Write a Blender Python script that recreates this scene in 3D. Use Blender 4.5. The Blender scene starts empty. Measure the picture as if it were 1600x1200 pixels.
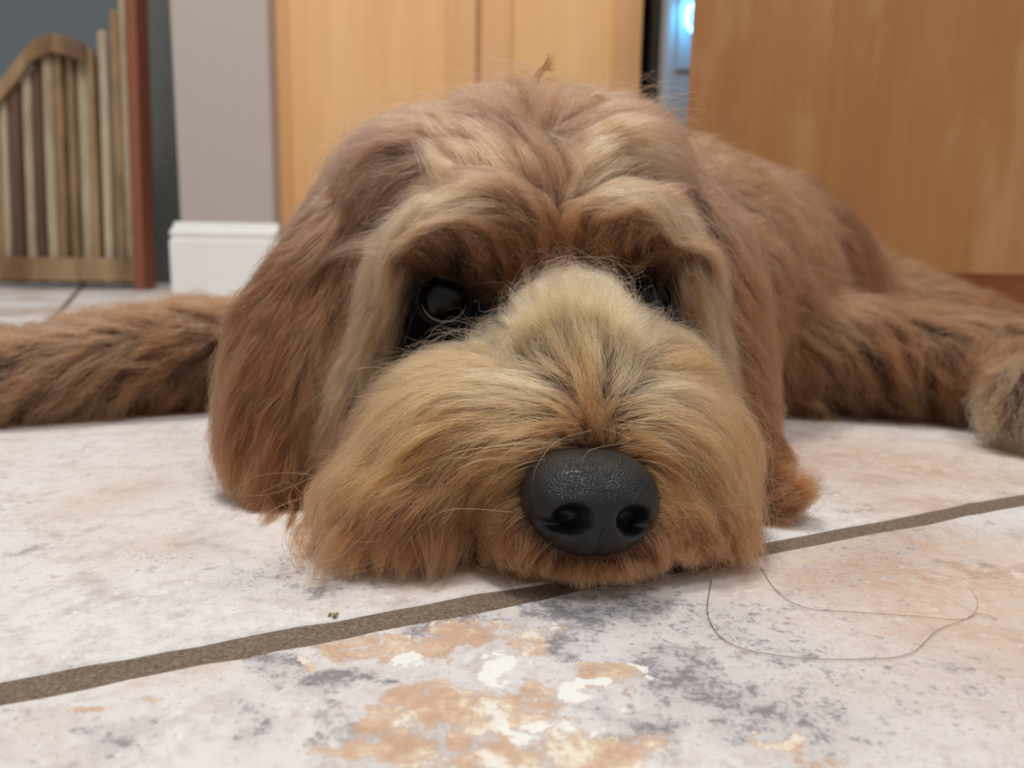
import bpy, bmesh, math, random
import numpy as np
from mathutils import Vector, Matrix, noise
from mathutils.bvhtree import BVHTree
from mathutils.kdtree import KDTree

random.seed(7); rng = np.random.default_rng(7)
sc = bpy.context.scene
COL = sc.collection

# ------------------------------------------------------------------ camera
FPX = 1250.0
CAM = Vector((0, 0, 0.110))
PITCH, ROLL = math.radians(9.54), math.radians(1.0)
FWD = Vector((0, math.cos(PITCH), -math.sin(PITCH)))
UP0 = Vector((0, math.sin(PITCH), math.cos(PITCH)))
RGT = Vector((1, 0, 0)) * math.cos(ROLL) + UP0 * math.sin(ROLL)
UPV = -Vector((1, 0, 0)) * math.sin(ROLL) + UP0 * math.cos(ROLL)
cd = bpy.data.cameras.new('camera'); cam = bpy.data.objects.new('camera', cd); COL.objects.link(cam)
cam.matrix_world = Matrix(((RGT.x, UPV.x, -FWD.x, CAM.x), (RGT.y, UPV.y, -FWD.y, CAM.y),
                           (RGT.z, UPV.z, -FWD.z, CAM.z), (0, 0, 0, 1)))
cd.sensor_width = 36; cd.lens = 36 * FPX / 1600; cd.clip_start = 0.01
cd.dof.use_dof = True; cd.dof.focus_distance = 0.262; cd.dof.aperture_fstop = 11.0
sc.camera = cam

# ------------------------------------------------------------------ world, lamps, exposure
w = bpy.data.worlds.new('world'); sc.world = w; w.use_nodes = True
bgn = w.node_tree.nodes['Background']; bgn.inputs[0].default_value = (0.94, 0.95, 1.0, 1); bgn.inputs[1].default_value = 0.54
def area(name, loc, target, size, power, col):
    l = bpy.data.lights.new(name, 'AREA'); l.shape = 'DISK'; l.size = size; l.energy = power; l.color = col
    o = bpy.data.objects.new(name, l); COL.objects.link(o); o.location = loc
    o.rotation_euler = (Vector(target) - Vector(loc)).to_track_quat('-Z', 'Y').to_euler(); return o
area('ceiling_lamp', (-0.35, 0.55, 2.35), (-0.35, 0.75, 0), 0.5, 31, (1.0, 0.955, 0.90))
area('ceiling_lamp.001', (0.5, -0.5, 2.35), (0.3, 0.3, 0), 0.6, 18, (1.0, 0.965, 0.93))
vs = sc.view_settings
vs.view_transform = 'Standard'; vs.look = 'None'; vs.gamma = 1; vs.use_curve_mapping = False; vs.exposure = 0.0
sc.display_settings.display_device = 'sRGB'

# ------------------------------------------------------------------ helpers
def ray(x, y):
    return (RGT * ((x - 800) / FPX) + UPV * ((600 - y) / FPX) + FWD)
def P(x, y, d):                       # the point seen at photo pixel x, y that lies d metres in front (world Y)
    r = ray(x, y); return CAM + r * (d / r.y)
def F(x, y, z=0.0):                   # the point of the floor seen there
    r = ray(x, y); return CAM + r * ((z - CAM.z) / r.z)
def srgb(r, g, b):
    f = lambda c: (c / 12.92 if c <= 0.04045 else ((c + 0.055) / 1.055) ** 2.4)
    return (f(r / 255), f(g / 255), f(b / 255))
def tag(o, label=None, cat=None, group=None, kind=None):
    if label: o['label'] = label
    if cat: o['category'] = cat
    if group: o['group'] = group
    if kind: o['kind'] = kind
    return o
def mesh_obj(name, verts, faces, mat, parent=None, smooth=False):
    me = bpy.data.meshes.new(name); me.from_pydata([tuple(v) for v in verts], [], faces); me.update()
    if smooth: me.polygons.foreach_set('use_smooth', [True] * len(me.polygons))
    o = bpy.data.objects.new(name, me); COL.objects.link(o)
    if mat: me.materials.append(mat)
    if parent: o.parent = parent
    return o
def bm_obj(name, bm, mat, parent=None, smooth=False):
    me = bpy.data.meshes.new(name); bm.to_mesh(me); bm.free()
    if smooth: me.polygons.foreach_set('use_smooth', [True] * len(me.polygons))
    o = bpy.data.objects.new(name, me); COL.objects.link(o)
    if mat: me.materials.append(mat)
    if parent: o.parent = parent
    return o
def empty(name, loc=(0, 0, 0)):
    o = bpy.data.objects.new(name, None); COL.objects.link(o); o.location = loc; o.empty_display_size = 0.05
    bpy.context.view_layer.update(); return o
def box_bm(bm, x0, x1, y0, y1, z0, z1, bev=0.0):
    r = bmesh.ops.create_cube(bm, size=1)
    vsx = r['verts']
    for v in vsx:
        v.co = Vector(((x0 + x1) / 2 + v.co.x * (x1 - x0), (y0 + y1) / 2 + v.co.y * (y1 - y0), (z0 + z1) / 2 + v.co.z * (z1 - z0)))
    if bev > 0:
        es = list({e for v in vsx for e in v.link_edges})
        bmesh.ops.bevel(bm, geom=es, offset=bev, segments=2, affect='EDGES', profile=0.5)
def box(name, x0, x1, y0, y1, z0, z1, mat, parent=None, bev=0.0, origin=None):
    bm = bmesh.new(); box_bm(bm, x0, x1, y0, y1, z0, z1, bev)
    if parent is not None and origin is None: origin = parent.location
    if origin is not None: bmesh.ops.translate(bm, verts=bm.verts, vec=-Vector(origin))
    return bm_obj(name, bm, mat, parent)

# ------------------------------------------------------------------ materials
def new_mat(name):
    m = bpy.data.materials.new(name); m.use_nodes = True
    return m, m.node_tree, m.node_tree.nodes['Principled BSDF']
def N(nt, t, **k):
    n = nt.nodes.new(t)
    for a, b in k.items(): setattr(n, a, b)
    return n
def L(nt, a, b): nt.links.new(a, b)
def ramp(nt, fac, stops):
    r = N(nt, 'ShaderNodeValToRGB'); L(nt, fac, r.inputs[0])
    e = r.color_ramp.elements
    while len(e) > 1: e.remove(e[0])
    e[0].position = stops[0][0]; e[0].color = tuple(stops[0][1]) + (1,)
    for p, c in stops[1:]:
        q = e.new(p); q.color = tuple(c) + (1,)
    return r.outputs[0]
def G(v): return (v, v, v)
def tex_noise(nt, vec, scale, detail=4, rough=0.5, dist=0.0):
    n = N(nt, 'ShaderNodeTexNoise'); n.inputs['Scale'].default_value = scale; n.inputs['Detail'].default_value = detail
    n.inputs['Roughness'].default_value = rough; n.inputs['Distortion'].default_value = dist
    L(nt, vec, n.inputs['Vector']); return n.outputs['Fac']
def mapped(nt, src, scale=(1, 1, 1), loc=(0, 0, 0), rot=(0, 0, 0)):
    m = N(nt, 'ShaderNodeMapping'); m.inputs['Scale'].default_value = scale; m.inputs['Location'].default_value = loc
    m.inputs['Rotation'].default_value = rot
    L(nt, src, m.inputs['Vector']); return m.outputs[0]
def mix(nt, fac, a, b, mode='MIX'):
    m = N(nt, 'ShaderNodeMix', data_type='RGBA', blend_type=mode)
    for s, v in ((m.inputs[0], fac), (m.inputs[6], a), (m.inputs[7], b)):
        if isinstance(v, (int, float)): s.default_value = v
        elif isinstance(v, tuple): s.default_value = tuple(v) + (1,)
        else: L(nt, v, s)
    return m.outputs[2]
def math_n(nt, op, a, b=None, clamp=False):
    m = N(nt, 'ShaderNodeMath', operation=op); m.use_clamp = clamp
    for i, v in enumerate((a, b)):
        if v is None: continue
        if isinstance(v, (int, float)): m.inputs[i].default_value = v
        else: L(nt, v, m.inputs[i])
    return m.outputs[0]
def bump(nt, bs, h, strength=0.3, dist=0.001):
    b = N(nt, 'ShaderNodeBump'); b.inputs['Strength'].default_value = strength; b.inputs['Distance'].default_value = dist
    L(nt, h, b.inputs['Height']); L(nt, b.outputs[0], bs.inputs['Normal'])

def plain(name, col, rough=0.6, metal=0.0, nscale=30, var=0.06, bumpd=0.0003):
    m, nt, bs = new_mat(name)
    tc = N(nt, 'ShaderNodeTexCoord')
    n = tex_noise(nt, tc.outputs['Object'], nscale, 4)
    c = ramp(nt, n, [(0.3, tuple(x * (1 - var) for x in col)), (0.7, tuple(min(1, x * (1 + var)) for x in col))])
    L(nt, c, bs.inputs['Base Color']); bs.inputs['Roughness'].default_value = rough; bs.inputs['Metallic'].default_value = metal
    bump(nt, bs, n, 0.3, bumpd)
    return m
def wood(name, c0, c1, scale=(26, 26, 2.2), rough=0.38, streak=0.5, pores=None):
    m, nt, bs = new_mat(name)
    tc = N(nt, 'ShaderNodeTexCoord')
    v = mapped(nt, tc.outputs['Object'], scale)
    n1 = tex_noise(nt, v, 1.0, 6, 0.6, 0.4)
    n2 = tex_noise(nt, mapped(nt, tc.outputs['Object'], (scale[0] * 9, scale[1] * 9, scale[2] * 1.6)), 1.0, 3, 0.6)
    n3 = tex_noise(nt, mapped(nt, tc.outputs['Object'], (3, 3, 1.3)), 1.0, 2, 0.5)
    f = math_n(nt, 'ADD', math_n(nt, 'MULTIPLY', n1, streak), math_n(nt, 'MULTIPLY', n3, 1 - streak))
    c = ramp(nt, f, [(0.34, c0), (0.66, c1)])
    c = mix(nt, 0.25, c, mix(nt, 1.0, c, ramp(nt, n2, [(0.35, G(0.72)), (0.6, G(1.0))]), 'MULTIPLY'))
    if pores:
        c = mix(nt, ramp(nt, tex_noise(nt, mapped(nt, tc.outputs['Object'], (9, 9, 2.5), (3, 1, 2)), 1.0, 5, 0.65), [(0.5, G(0)), (0.68, G(0.85))]), c, pores)
    L(nt, c, bs.inputs['Base Color']); bs.inputs['Roughness'].default_value = rough
    bump(nt, bs, n2, 0.15, 0.0003)
    return m

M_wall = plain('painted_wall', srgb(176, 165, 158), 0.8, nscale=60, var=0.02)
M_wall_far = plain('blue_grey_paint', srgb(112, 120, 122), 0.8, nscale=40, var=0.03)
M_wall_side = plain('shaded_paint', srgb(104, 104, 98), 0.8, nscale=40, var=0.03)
M_white = plain('white_trim_paint', srgb(232, 232, 226), 0.35, var=0.015)
M_maple = wood('maple', srgb(218, 170, 110), srgb(228, 184, 128), (20, 20, 2.0))
M_maple_frame = wood('maple_frame', srgb(208, 158, 106), srgb(220, 174, 124), (28, 28, 2.0))
M_honey = wood('honey_panel', srgb(148, 94, 44), srgb(168, 116, 64), (12, 12, 1.3), 0.42, 0.45, srgb(178, 136, 92))
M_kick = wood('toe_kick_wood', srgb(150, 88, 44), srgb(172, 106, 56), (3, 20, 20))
M_black = plain('black_plastic', srgb(24, 20, 18), 0.5)
M_steel = plain('brushed_steel', srgb(150, 162, 172), 0.5, 0.35, 12, 0.05)
M_rustic = wood('rustic_wood', srgb(120, 88, 56), srgb(178, 150, 112), (14, 14, 2.4), 0.8, 0.6, srgb(88, 60, 42))
M_rustic_pale = wood('rustic_wood_pale', srgb(160, 140, 112), srgb(202, 186, 160), (16, 16, 2.4), 0.8, 0.6, srgb(120, 96, 72))
M_rustic_dark = wood('rustic_wood_dark', srgb(78, 54, 42), srgb(118, 84, 64), (16, 16, 2.4), 0.8, 0.6)
M_red_post = wood('red_brown_wood', srgb(122, 66, 44), srgb(146, 84, 58), (16, 16, 2), 0.55)

# grout
M_grout, nt, bs = new_mat('grout')
g = N(nt, 'ShaderNodeNewGeometry')
n = tex_noise(nt, g.outputs['Position'], 900, 5, 0.7)
L(nt, ramp(nt, n, [(0.32, srgb(84, 68, 54)), (0.6, srgb(132, 114, 96)), (0.72, srgb(176, 160, 140))]), bs.inputs['Base Color'])
bs.inputs['Roughness'].default_value = 0.95; bump(nt, bs, n, 0.8, 0.0008)

def fp(x, y): q = F(x, y); return (q.x, q.y, 0)
def tile_mat(name, tan=(), wash=(), grey=(), white=(), seed=0.0, wash0=0.0, grey0=0.0, tan0=0.0, spread=0.0):
    m, nt, bs = new_mat(name)
    g = N(nt, 'ShaderNodeNewGeometry'); oi = N(nt, 'ShaderNodeObjectInfo')
    cr = N(nt, 'ShaderNodeCombineXYZ')
    for k in range(3): L(nt, oi.outputs['Random'], cr.inputs[k])
    off = N(nt, 'ShaderNodeVectorMath', operation='MULTIPLY_ADD')
    off.inputs[1].default_value = (spread, spread * 1.7, 0); off.inputs[2].default_value = (seed, seed * 2.1, 0); L(nt, cr.outputs[0], off.inputs[0])
    ad = N(nt, 'ShaderNodeVectorMath', operation='ADD'); L(nt, g.outputs['Position'], ad.inputs[0]); L(nt, off.outputs[0], ad.inputs[1])
    p = ad.outputs[0]
    big = tex_noise(nt, p, 8, 4, 0.55, 0.4)
    med = tex_noise(nt, p, 42, 8, 0.66, 0.6)
    fine = tex_noise(nt, p, 170, 9, 0.76, 0.2)
    vfine = tex_noise(nt, mapped(nt, p, (1, 1, 1), (5, 2, 9)), 520, 6, 0.75)
    vein = tex_noise(nt, mapped(nt, p, (1, 1, 1), (7, 3, 1)), 26, 9, 0.62, 1.6)
    cell = tex_noise(nt, mapped(nt, p, (1, 1, 1), (1, 8, 4)), 48, 5, 0.5, 1.0)
    wp = N(nt, 'ShaderNodeTexNoise'); wp.inputs['Scale'].default_value = 55; wp.inputs['Detail'].default_value = 5; wp.inputs['Roughness'].default_value = 0.6
    L(nt, g.outputs['Position'], wp.inputs['Vector'])
    wm_ = N(nt, 'ShaderNodeVectorMath', operation='MULTIPLY_ADD'); L(nt, wp.outputs['Color'], wm_.inputs[0])
    wm_.inputs[1].default_value = (0.055, 0.040, 0); wm_.inputs[2].default_value = (-0.0275, -0.020, 0)
    wa = N(nt, 'ShaderNodeVectorMath', operation='ADD'); L(nt, g.outputs['Position'], wa.inputs[0]); L(nt, wm_.outputs[0], wa.inputs[1])
    def region(blobs, base):
        b = None
        for (pt, rad, amt) in blobs:
            d = N(nt, 'ShaderNodeVectorMath', operation='DISTANCE'); L(nt, wa.outputs[0], d.inputs[0]); d.inputs[1].default_value = pt
            x = math_n(nt, 'MULTIPLY', math_n(nt, 'SUBTRACT', 1.0, math_n(nt, 'DIVIDE', d.outputs['Value'], rad), True), amt)
            b = x if b is None else math_n(nt, 'MAXIMUM', b, x)
        bg_ = math_n(nt, 'MULTIPLY', math_n(nt, 'SUBTRACT', big, 0.42, True), base * 5)
        return bg_ if b is None else math_n(nt, 'ADD', b, bg_)
    def thr(reg, tex, lo, hi, amt, amp=1.0):       # noise pushed over a threshold by the region's strength
        v = math_n(nt, 'ADD', math_n(nt, 'MULTIPLY', math_n(nt, 'SUBTRACT', tex, 0.5), amp), reg)
        return ramp(nt, v, [(lo, G(0)), (hi, G(amt))])
    mf = math_n(nt, 'ADD', math_n(nt, 'MULTIPLY', med, 0.45), math_n(nt, 'MULTIPLY', fine, 0.55))
    fv = math_n(nt, 'ADD', math_n(nt, 'MULTIPLY', fine, 0.6), math_n(nt, 'MULTIPLY', vfine, 0.4))
    c = ramp(nt, mf, [(0.38, srgb(194, 184, 178)), (0.47, srgb(216, 208, 202)), (0.56, srgb(232, 227, 222)), (0.64, srgb(240, 237, 232))])
    W = region(wash, wash0)
    c = mix(nt, thr(W, fv, 0.10, 0.34, 0.85, 1.6), c, ramp(nt, mf, [(0.40, srgb(190, 158, 138)), (0.55, srgb(216, 190, 168))]))
    c = mix(nt, ramp(nt, fine, [(0.575, G(0)), (0.615, G(0.8))]), c, srgb(241, 238, 235))
    Gr = region(grey, grey0)
    c = mix(nt, thr(Gr, mf, 0.10, 0.45, 0.75, 2.2), c, srgb(182, 175, 177))
    c = mix(nt, thr(Gr, fv, 0.26, 0.56, 0.80, 3.4), c, srgb(120, 114, 116))
    c = mix(nt, math_n(nt, 'MULTIPLY', ramp(nt, vein, [(0.30, G(1)), (0.42, G(0))]), ramp(nt, fine, [(0.42, G(0.8)), (0.56, G(0))])), c, srgb(130, 120, 116))
    T = region(tan, tan0)
    tm = thr(T, mf, 0.25, 0.33, 0.92, 2.0)
    tc_ = ramp(nt, math_n(nt, 'ADD', math_n(nt, 'MULTIPLY', cell, 0.52), math_n(nt, 'MULTIPLY', fine, 0.48)),
               [(0.36, srgb(184, 146, 118)), (0.48, srgb(206, 170, 140)), (0.535, srgb(222, 198, 168)), (0.57, srgb(238, 228, 208)), (0.66, srgb(242, 240, 234))])
    c = mix(nt, tm, c, tc_)
    edge = math_n(nt, 'MULTIPLY', thr(T, mf, 0.215, 0.255, 1.0, 2.0), math_n(nt, 'SUBTRACT', 1.0, tm, True))
    c = mix(nt, math_n(nt, 'MULTIPLY', edge, 0.6), c, srgb(184, 150, 128))
    if white: c = mix(nt, thr(region(white, 0), mf, 0.26, 0.30, 0.9, 1.2), c, srgb(242, 240, 232))
    c = mix(nt, ramp(nt, vfine, [(0.34, G(0.35)), (0.42, G(0))]), c, srgb(160, 146, 136))
    c = mix(nt, 1.0, c, (0.90, 0.915, 0.93), 'MULTIPLY')
    L(nt, c, bs.inputs['Base Color'])
    L(nt, ramp(nt, fine, [(0.3, G(0.50)), (0.7, G(0.64))]), bs.inputs['Roughness'])
    bs.inputs['Specular IOR Level'].default_value = 0.4
    bump(nt, bs, fv, 0.4, 0.0006)
    return m
def bl(*L_): return [(fp(x, y), rd, a) for x, y, rd, a in L_]
M_tile_front = tile_mat('mottled_stone_tile',
    tan=bl((560, 1010, .012, .6), (640, 1000, .014, .6), (720, 990, .016, .6), (820, 1000, .016, .55), (940, 1060, .014, .6), (700, 1100, .022, .65), (620, 1180, .018, .75),
           (800, 1120, .018, .6), (760, 1190, .020, .7), (980, 1190, .013, .7), (155, 1105, .006, .6), (470, 1040, .007, .5), (1240, 1175, .008, .7), (880, 1190, .016, .6)),
    wash=bl((1450, 900, .10, .55), (1250, 900, .06, .35), (1550, 1000, .07, .4), (1400, 1080, .04, .2), (300, 1040, .02, .3), (60, 1150, .02, .15)),
    grey=bl((900, 970, .022, .6), (880, 1010, .012, .7), (1000, 950, .03, .4), (1060, 1060, .022, .45), (1150, 1100, .022, .35), (520, 1060, .010, .6), (430, 1040, .012, .5), (600, 1060, .006, .5), (380, 1130, .012, .35),
            (180, 1150, .010, .45), (540, 1160, .008, .4), (1000, 1140, .012, .4), (1250, 1130, .02, .3), (1120, 970, .03, .3), (700, 960, .02, .4)),
    white=bl((640, 1020, .008, .6), (780, 1040, .009, .6), (900, 1085, .010, .7), (840, 1140, .008, .6), (990, 1050, .004, .5), (930, 1150, .005, .6)), seed=1.3, grey0=0.17)
M_tile_rear = tile_mat('cream_stone_tile',
    wash=bl((1400, 720, .12, .40), (1250, 700, .08, .35), (1450, 790, .06, .35), (250, 850, .05, .22), (150, 780, .05, .2), (700, 900, .04, .2)),
    grey=bl((440, 900, .03, .38), (520, 920, .02, .38), (300, 860, .03, .15), (230, 960, .01, .2)), seed=4.2, wash0=0.12, grey0=0.06)
M_tile = tile_mat('stone_tile', seed=8.0, wash0=0.3, grey0=0.3, tan0=0.2, spread=5.0)

# ------------------------------------------------------------------ setting: floor of separate tiles
TAN = Vector((0.9, 0.436, 0)).normalized(); NRM = Vector((-0.436, 0.9, 0)).normalized()
TS, GAP = 0.61, 0.0115
S0 = F(500, 987).dot(NRM); T0 = -0.095
floor = box('floor', -2.6, 2.2, -0.9, 3.3, -0.03, -0.0008, M_grout); tag(floor, kind='structure')
def tile_mesh(seed, mat, wob):
    h = (TS - GAP) / 2; K = 64 if wob > 0 else 2
    ring = []
    cs = [(-h, -h), (h, -h), (h, h), (-h, h)]
    for k in range(4):
        a, b = cs[k], cs[(k + 1) % 4]
        nx, ny = (b[1] - a[1]) / (2 * h), -(b[0] - a[0]) / (2 * h)
        for i in range(K):
            t = i / K; x = a[0] + (b[0] - a[0]) * t; y = a[1] + (b[1] - a[1]) * t
            o = wob * (noise.noise(Vector((x * 28, y * 28, seed))) * 1.2 + noise.noise(Vector((x * 110, y * 110, seed + 5))) * 0.55) if wob else 0
            o -= wob * 2.2 * max(0, noise.noise(Vector((x * 60, y * 60, seed + 9))) - 0.33)
            ring.append((x + nx * o, y + ny * o, nx, ny))
    V = []; n = len(ring)
    for (x, y, nx, ny) in ring: V.append((x - nx * 0.0007, y - ny * 0.0007, 0))
    for (x, y, nx, ny) in ring: V.append((x, y, -0.0006))
    for (x, y, nx, ny) in ring: V.append((x, y, -0.008))
    Fc = [list(range(n))]
    for r in range(2):
        for i in range(n):
            j = (i + 1) % n; Fc.append([r * n + j, r * n + i, (r + 1) * n + i, (r + 1) * n + j])
    me = bpy.data.meshes.new('tile'); me.from_pydata(V, [], Fc); me.update(); me.materials.append(mat); return me
me_far = tile_mesh(3, M_tile, 0)
ang = math.atan2(TAN.y, TAN.x)
for r in range(-3, 8):
    for c in range(-7, 7):
        ctr = NRM * (S0 + (r + 0.5) * TS) + TAN * (T0 + (c + 0.5) * TS)
        if not (-2.3 < ctr.x < 1.9 and -0.6 < ctr.y < 3.1): continue
        if r == 0 and c == 0: me = tile_mesh(11, M_tile_rear, 0.0016)
        elif r == -1 and c == 0: me = tile_mesh(29, M_tile_front, 0.0016)
        elif r == 0: me = tile_mesh(40 + c, M_tile_rear, 0.0009)
        else: me = me_far
        o = bpy.data.objects.new('tile', me); COL.objects.link(o); o.parent = floor
        o.location = ctr; o.rotation_euler = (0, 0, ang)

# ------------------------------------------------------------------ setting: walls and trim
WY = 1.80
def X(px, d, y=300): return P(px, y, d).x
xc0, xc1 = X(276, WY, 250), X(425, WY, 250)
tag(box('wall_back', xc0, xc1, WY, 3.0, 0, 2.5, M_wall, bev=0.006), kind='structure')
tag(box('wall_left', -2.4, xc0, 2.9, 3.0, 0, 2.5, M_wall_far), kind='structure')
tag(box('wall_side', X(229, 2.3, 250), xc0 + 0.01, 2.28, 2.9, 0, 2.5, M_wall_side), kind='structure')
# baseboard with moulded top, wrapping the wall corner
def baseboard(name, pts, h, mat):
    prof = [(0.0, 0.0), (0.016, 0.0), (0.016, h * 0.74), (0.0125, h * 0.76), (0.0125, h * 0.80), (0.015, h * 0.82), (0.015, h * 0.86), (0.009, h * 0.93), (0.006, h), (0.0, h)]
    V, Fc = [], []
    n = len(prof)
    for k, p in enumerate(pts):
        p = Vector(p)
        ds = []
        if k > 0: ds.append((p - Vector(pts[k - 1])).normalized())
        if k < len(pts) - 1: ds.append((Vector(pts[k + 1]) - p).normalized())
        ns = [Vector((d.y, -d.x)) for d in ds]
        m = sum(ns, Vector((0, 0))).normalized(); sc_ = 1 / max(0.3, m.dot(ns[0]))
        for (o, z) in prof: V.append((p.x + m.x * o * sc_, p.y + m.y * o * sc_, z))
    for k in range(len(pts) - 1):
        for i in range(n):
            j = (i + 1) % n; Fc.append([k * n + i, k * n + j, (k + 1) * n + j, (k + 1) * n + i])
    Fc.append(list(range(n))); Fc.append([(len(pts) - 1) * n + i for i in range(n)][::-1])
    o = mesh_obj(name, V, Fc, mat); tag(o, kind='structure'); return o
baseboard('baseboard_back', [(xc0 - 0.002, 2.85), (xc0 - 0.002, WY - 0.002), (xc1 + 0.012, WY - 0.002)], 0.158, M_white)

# ------------------------------------------------------------------ pantry cabinet behind the dog
CY = 1.86
xa, xm, xb = X(402, CY, 100), X(748, CY, 100), X(1004, CY, 100)
pan = empty('pantry_cabinet', ((xa + xb) / 2, CY + 0.3, 0))
tag(pan, 'tall maple pantry cabinet with two framed doors beside the grey wall', 'cabinet')
box('body', xa, xb, CY + 0.022, CY + 0.6, 0.09, 2.15, M_maple_frame, pan)
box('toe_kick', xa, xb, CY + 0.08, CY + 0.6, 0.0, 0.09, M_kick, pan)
def door(x0, x1, stile, z0, z1, hx):
    dr = box('door', x0 + stile * 0.9, x1 - stile * 0.9, CY + 0.009, CY + 0.02, z0 + 0.05, z1 - 0.05, M_maple, pan)
    dr['label'] = 'flat honey coloured door panel'
    bm = bmesh.new()
    for a in ((x0, x0 + stile, z0, z1), (x1 - stile, x1, z0, z1)): box_bm(bm, a[0], a[1], CY, CY + 0.021, a[2], a[3], 0.003)
    for a in ((x0 + stile, x1 - stile, z0, z0 + stile), (x0 + stile, x1 - stile, z1 - stile, z1)): box_bm(bm, a[0], a[1], CY, CY + 0.021, a[2], a[3], 0.003)
    bmesh.ops.translate(bm, verts=bm.verts, vec=-pan.location)
    fr = bm_obj('door_frame', bm, M_maple_frame, dr)
    h = box('handle', hx - 0.006, hx + 0.006, CY - 0.03, CY - 0.02, 1.0, 1.12, M_steel, dr, 0.003, pan.location)
door(xa + 0.003, xm - 0.006, 0.066, 0.095, 2.14, xm - 0.035)
door(xm + 0.006, xb - 0.003, 0.066, 0.095, 2.14, xm + 0.035)

# ------------------------------------------------------------------ refrigerator between the cabinets
x0, x1 = X(1008, 1.9, 100), X(1130, 1.75, 100)
fr = empty('refrigerator', ((x0 + x1) / 2, 2.1, 0)); tag(fr, 'steel refrigerator lit blue by its dispenser, between the two cabinets', 'refrigerator')
xs = X(1034, 1.75, 100)
box('body', x0 + 0.003, x1 + 0.5, 1.80, 2.45, 0.02, 1.75, M_black, fr)
box('door', xs, x1 + 0.5, 1.73, 1.795, 0.05, 1.74, M_steel, fr, 0.012)
M_glow, nt, bs = new_mat('blue_lamp_lens')
bs.inputs['Base Color'].default_value = (0.3, 0.6, 0.9, 1); bs.inputs['Emission Color'].default_value = (0.16, 0.55, 1, 1); bs.inputs['Emission Strength'].default_value = 6.0
gx, gz = P(1082, 28, 1.72).x, P(1082, 28, 1.72).z
ds = box('water_dispenser', gx - 0.028, gx + 0.22, 1.724, 1.732, gz - 0.10, gz + 0.32, M_steel, fr, 0.003)
bm = bmesh.new(); n1, n2 = 40, 8; RV = []
for i in range(n1):
    a = 2 * math.pi * i / n1
    RV.append([bm.verts.new(Vector((gx + 0.02 + (0.032 + 0.004 * math.cos(b)) * math.cos(a), 1.720 + 0.004 * math.sin(b), gz + (0.032 + 0.004 * math.cos(b)) * math.sin(a))) - fr.location) for b in [k * math.pi / 4 for k in range(8)]])
for i in range(n1):
    for j in range(n2): bm.faces.new((RV[i][j], RV[(i + 1) % n1][j], RV[(i + 1) % n1][(j + 1) % n2], RV[i][(j + 1) % n2]))
bm_obj('light_ring', bm, M_glow, ds, True)['label'] = 'glowing blue ring'
bl = area('dispenser_glow', (gx + 0.01, 1.69, gz + 0.02), (gx - 0.005, 1.73, gz - 0.03), 0.05, 0.28, (0.10, 0.55, 1.0))

# ------------------------------------------------------------------ near cabinet on the right
KY = 1.02
kx = X(1078, KY, 100)
kb = empty('base_cabinet', (kx, KY, 0)); tag(kb, 'honey brown kitchen island end panel above a dark recessed toe kick, behind the dog', 'cabinet')
zb = P(1520, 426, KY).z
box('side_panel', kx, kx + 1.25, KY, KY + 0.02, zb, 0.88, M_honey, kb, 0.0015)
box('body', kx + 0.004, kx + 1.246, KY + 0.02, KY + 0.6, zb + 0.002, 0.875, M_maple_frame, kb)
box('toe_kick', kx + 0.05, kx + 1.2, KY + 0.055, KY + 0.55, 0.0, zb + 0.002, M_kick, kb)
M_stone = plain('stone_worktop', srgb(120, 112, 104), 0.3, nscale=120, var=0.3)
wt = box('worktop', kx - 0.03, kx + 1.28, KY - 0.03, KY + 0.63, 0.881, 0.915, M_stone, None, 0.004, kb.location)
tag(wt, 'grey stone worktop on the honey brown island', 'worktop')
wt.location = kb.location; kb.rotation_euler = wt.rotation_euler = (0, 0, math.radians(-13.6))

# ------------------------------------------------------------------ rustic wooden gate at the left
GY = 1.93
def gp(px, py): q = P(px, py, GY); return q.x, q.z
gate = empty('wooden_gate', (gp(110, 440)[0], GY, 0)); tag(gate, 'weathered wooden picket gate with arched top beside the grey wall', 'gate')
def slat_poly(name, outline, y0, y1, mat, parent, rot=0):
    n = len(outline); o_ = gate.location
    V = [(x - o_.x, y0 - o_.y, z) for x, z in outline] + [(x - o_.x, y1 - o_.y, z) for x, z in outline]
    Fc = [list(range(n))[::-1], list(range(n, 2 * n))] + [[i, (i + 1) % n, n + (i + 1) % n, n + i] for i in range(n)]
    ob = mesh_obj(name, V, Fc, mat, parent)
    bv = ob.modifiers.new('bevel', 'BEVEL'); bv.width = 0.0025; bv.segments = 2; bv.limit_method = 'ANGLE'
    return ob
top_line = [(-40, 190), (10, 135), (40, 98), (60, 72), (90, 60), (115, 66), (140, 76), (150, 62), (165, 30), (180, 2), (200, -40), (235, -90)]
def top_at(px):
    for (a, b), (c_, d_) in zip(top_line, top_line[1:]):
        if a <= px <= c_: return b + (d_ - b) * (px - a) / (c_ - a)
    return -90
cols = [M_rustic_pale, M_rustic, M_rustic_pale, M_rustic_dark, M_rustic_pale, M_rustic_dark, M_rustic_pale, M_rustic, M_rustic, M_rustic_pale, M_rustic, M_rustic_pale, M_rustic, M_rustic_pale]
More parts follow.
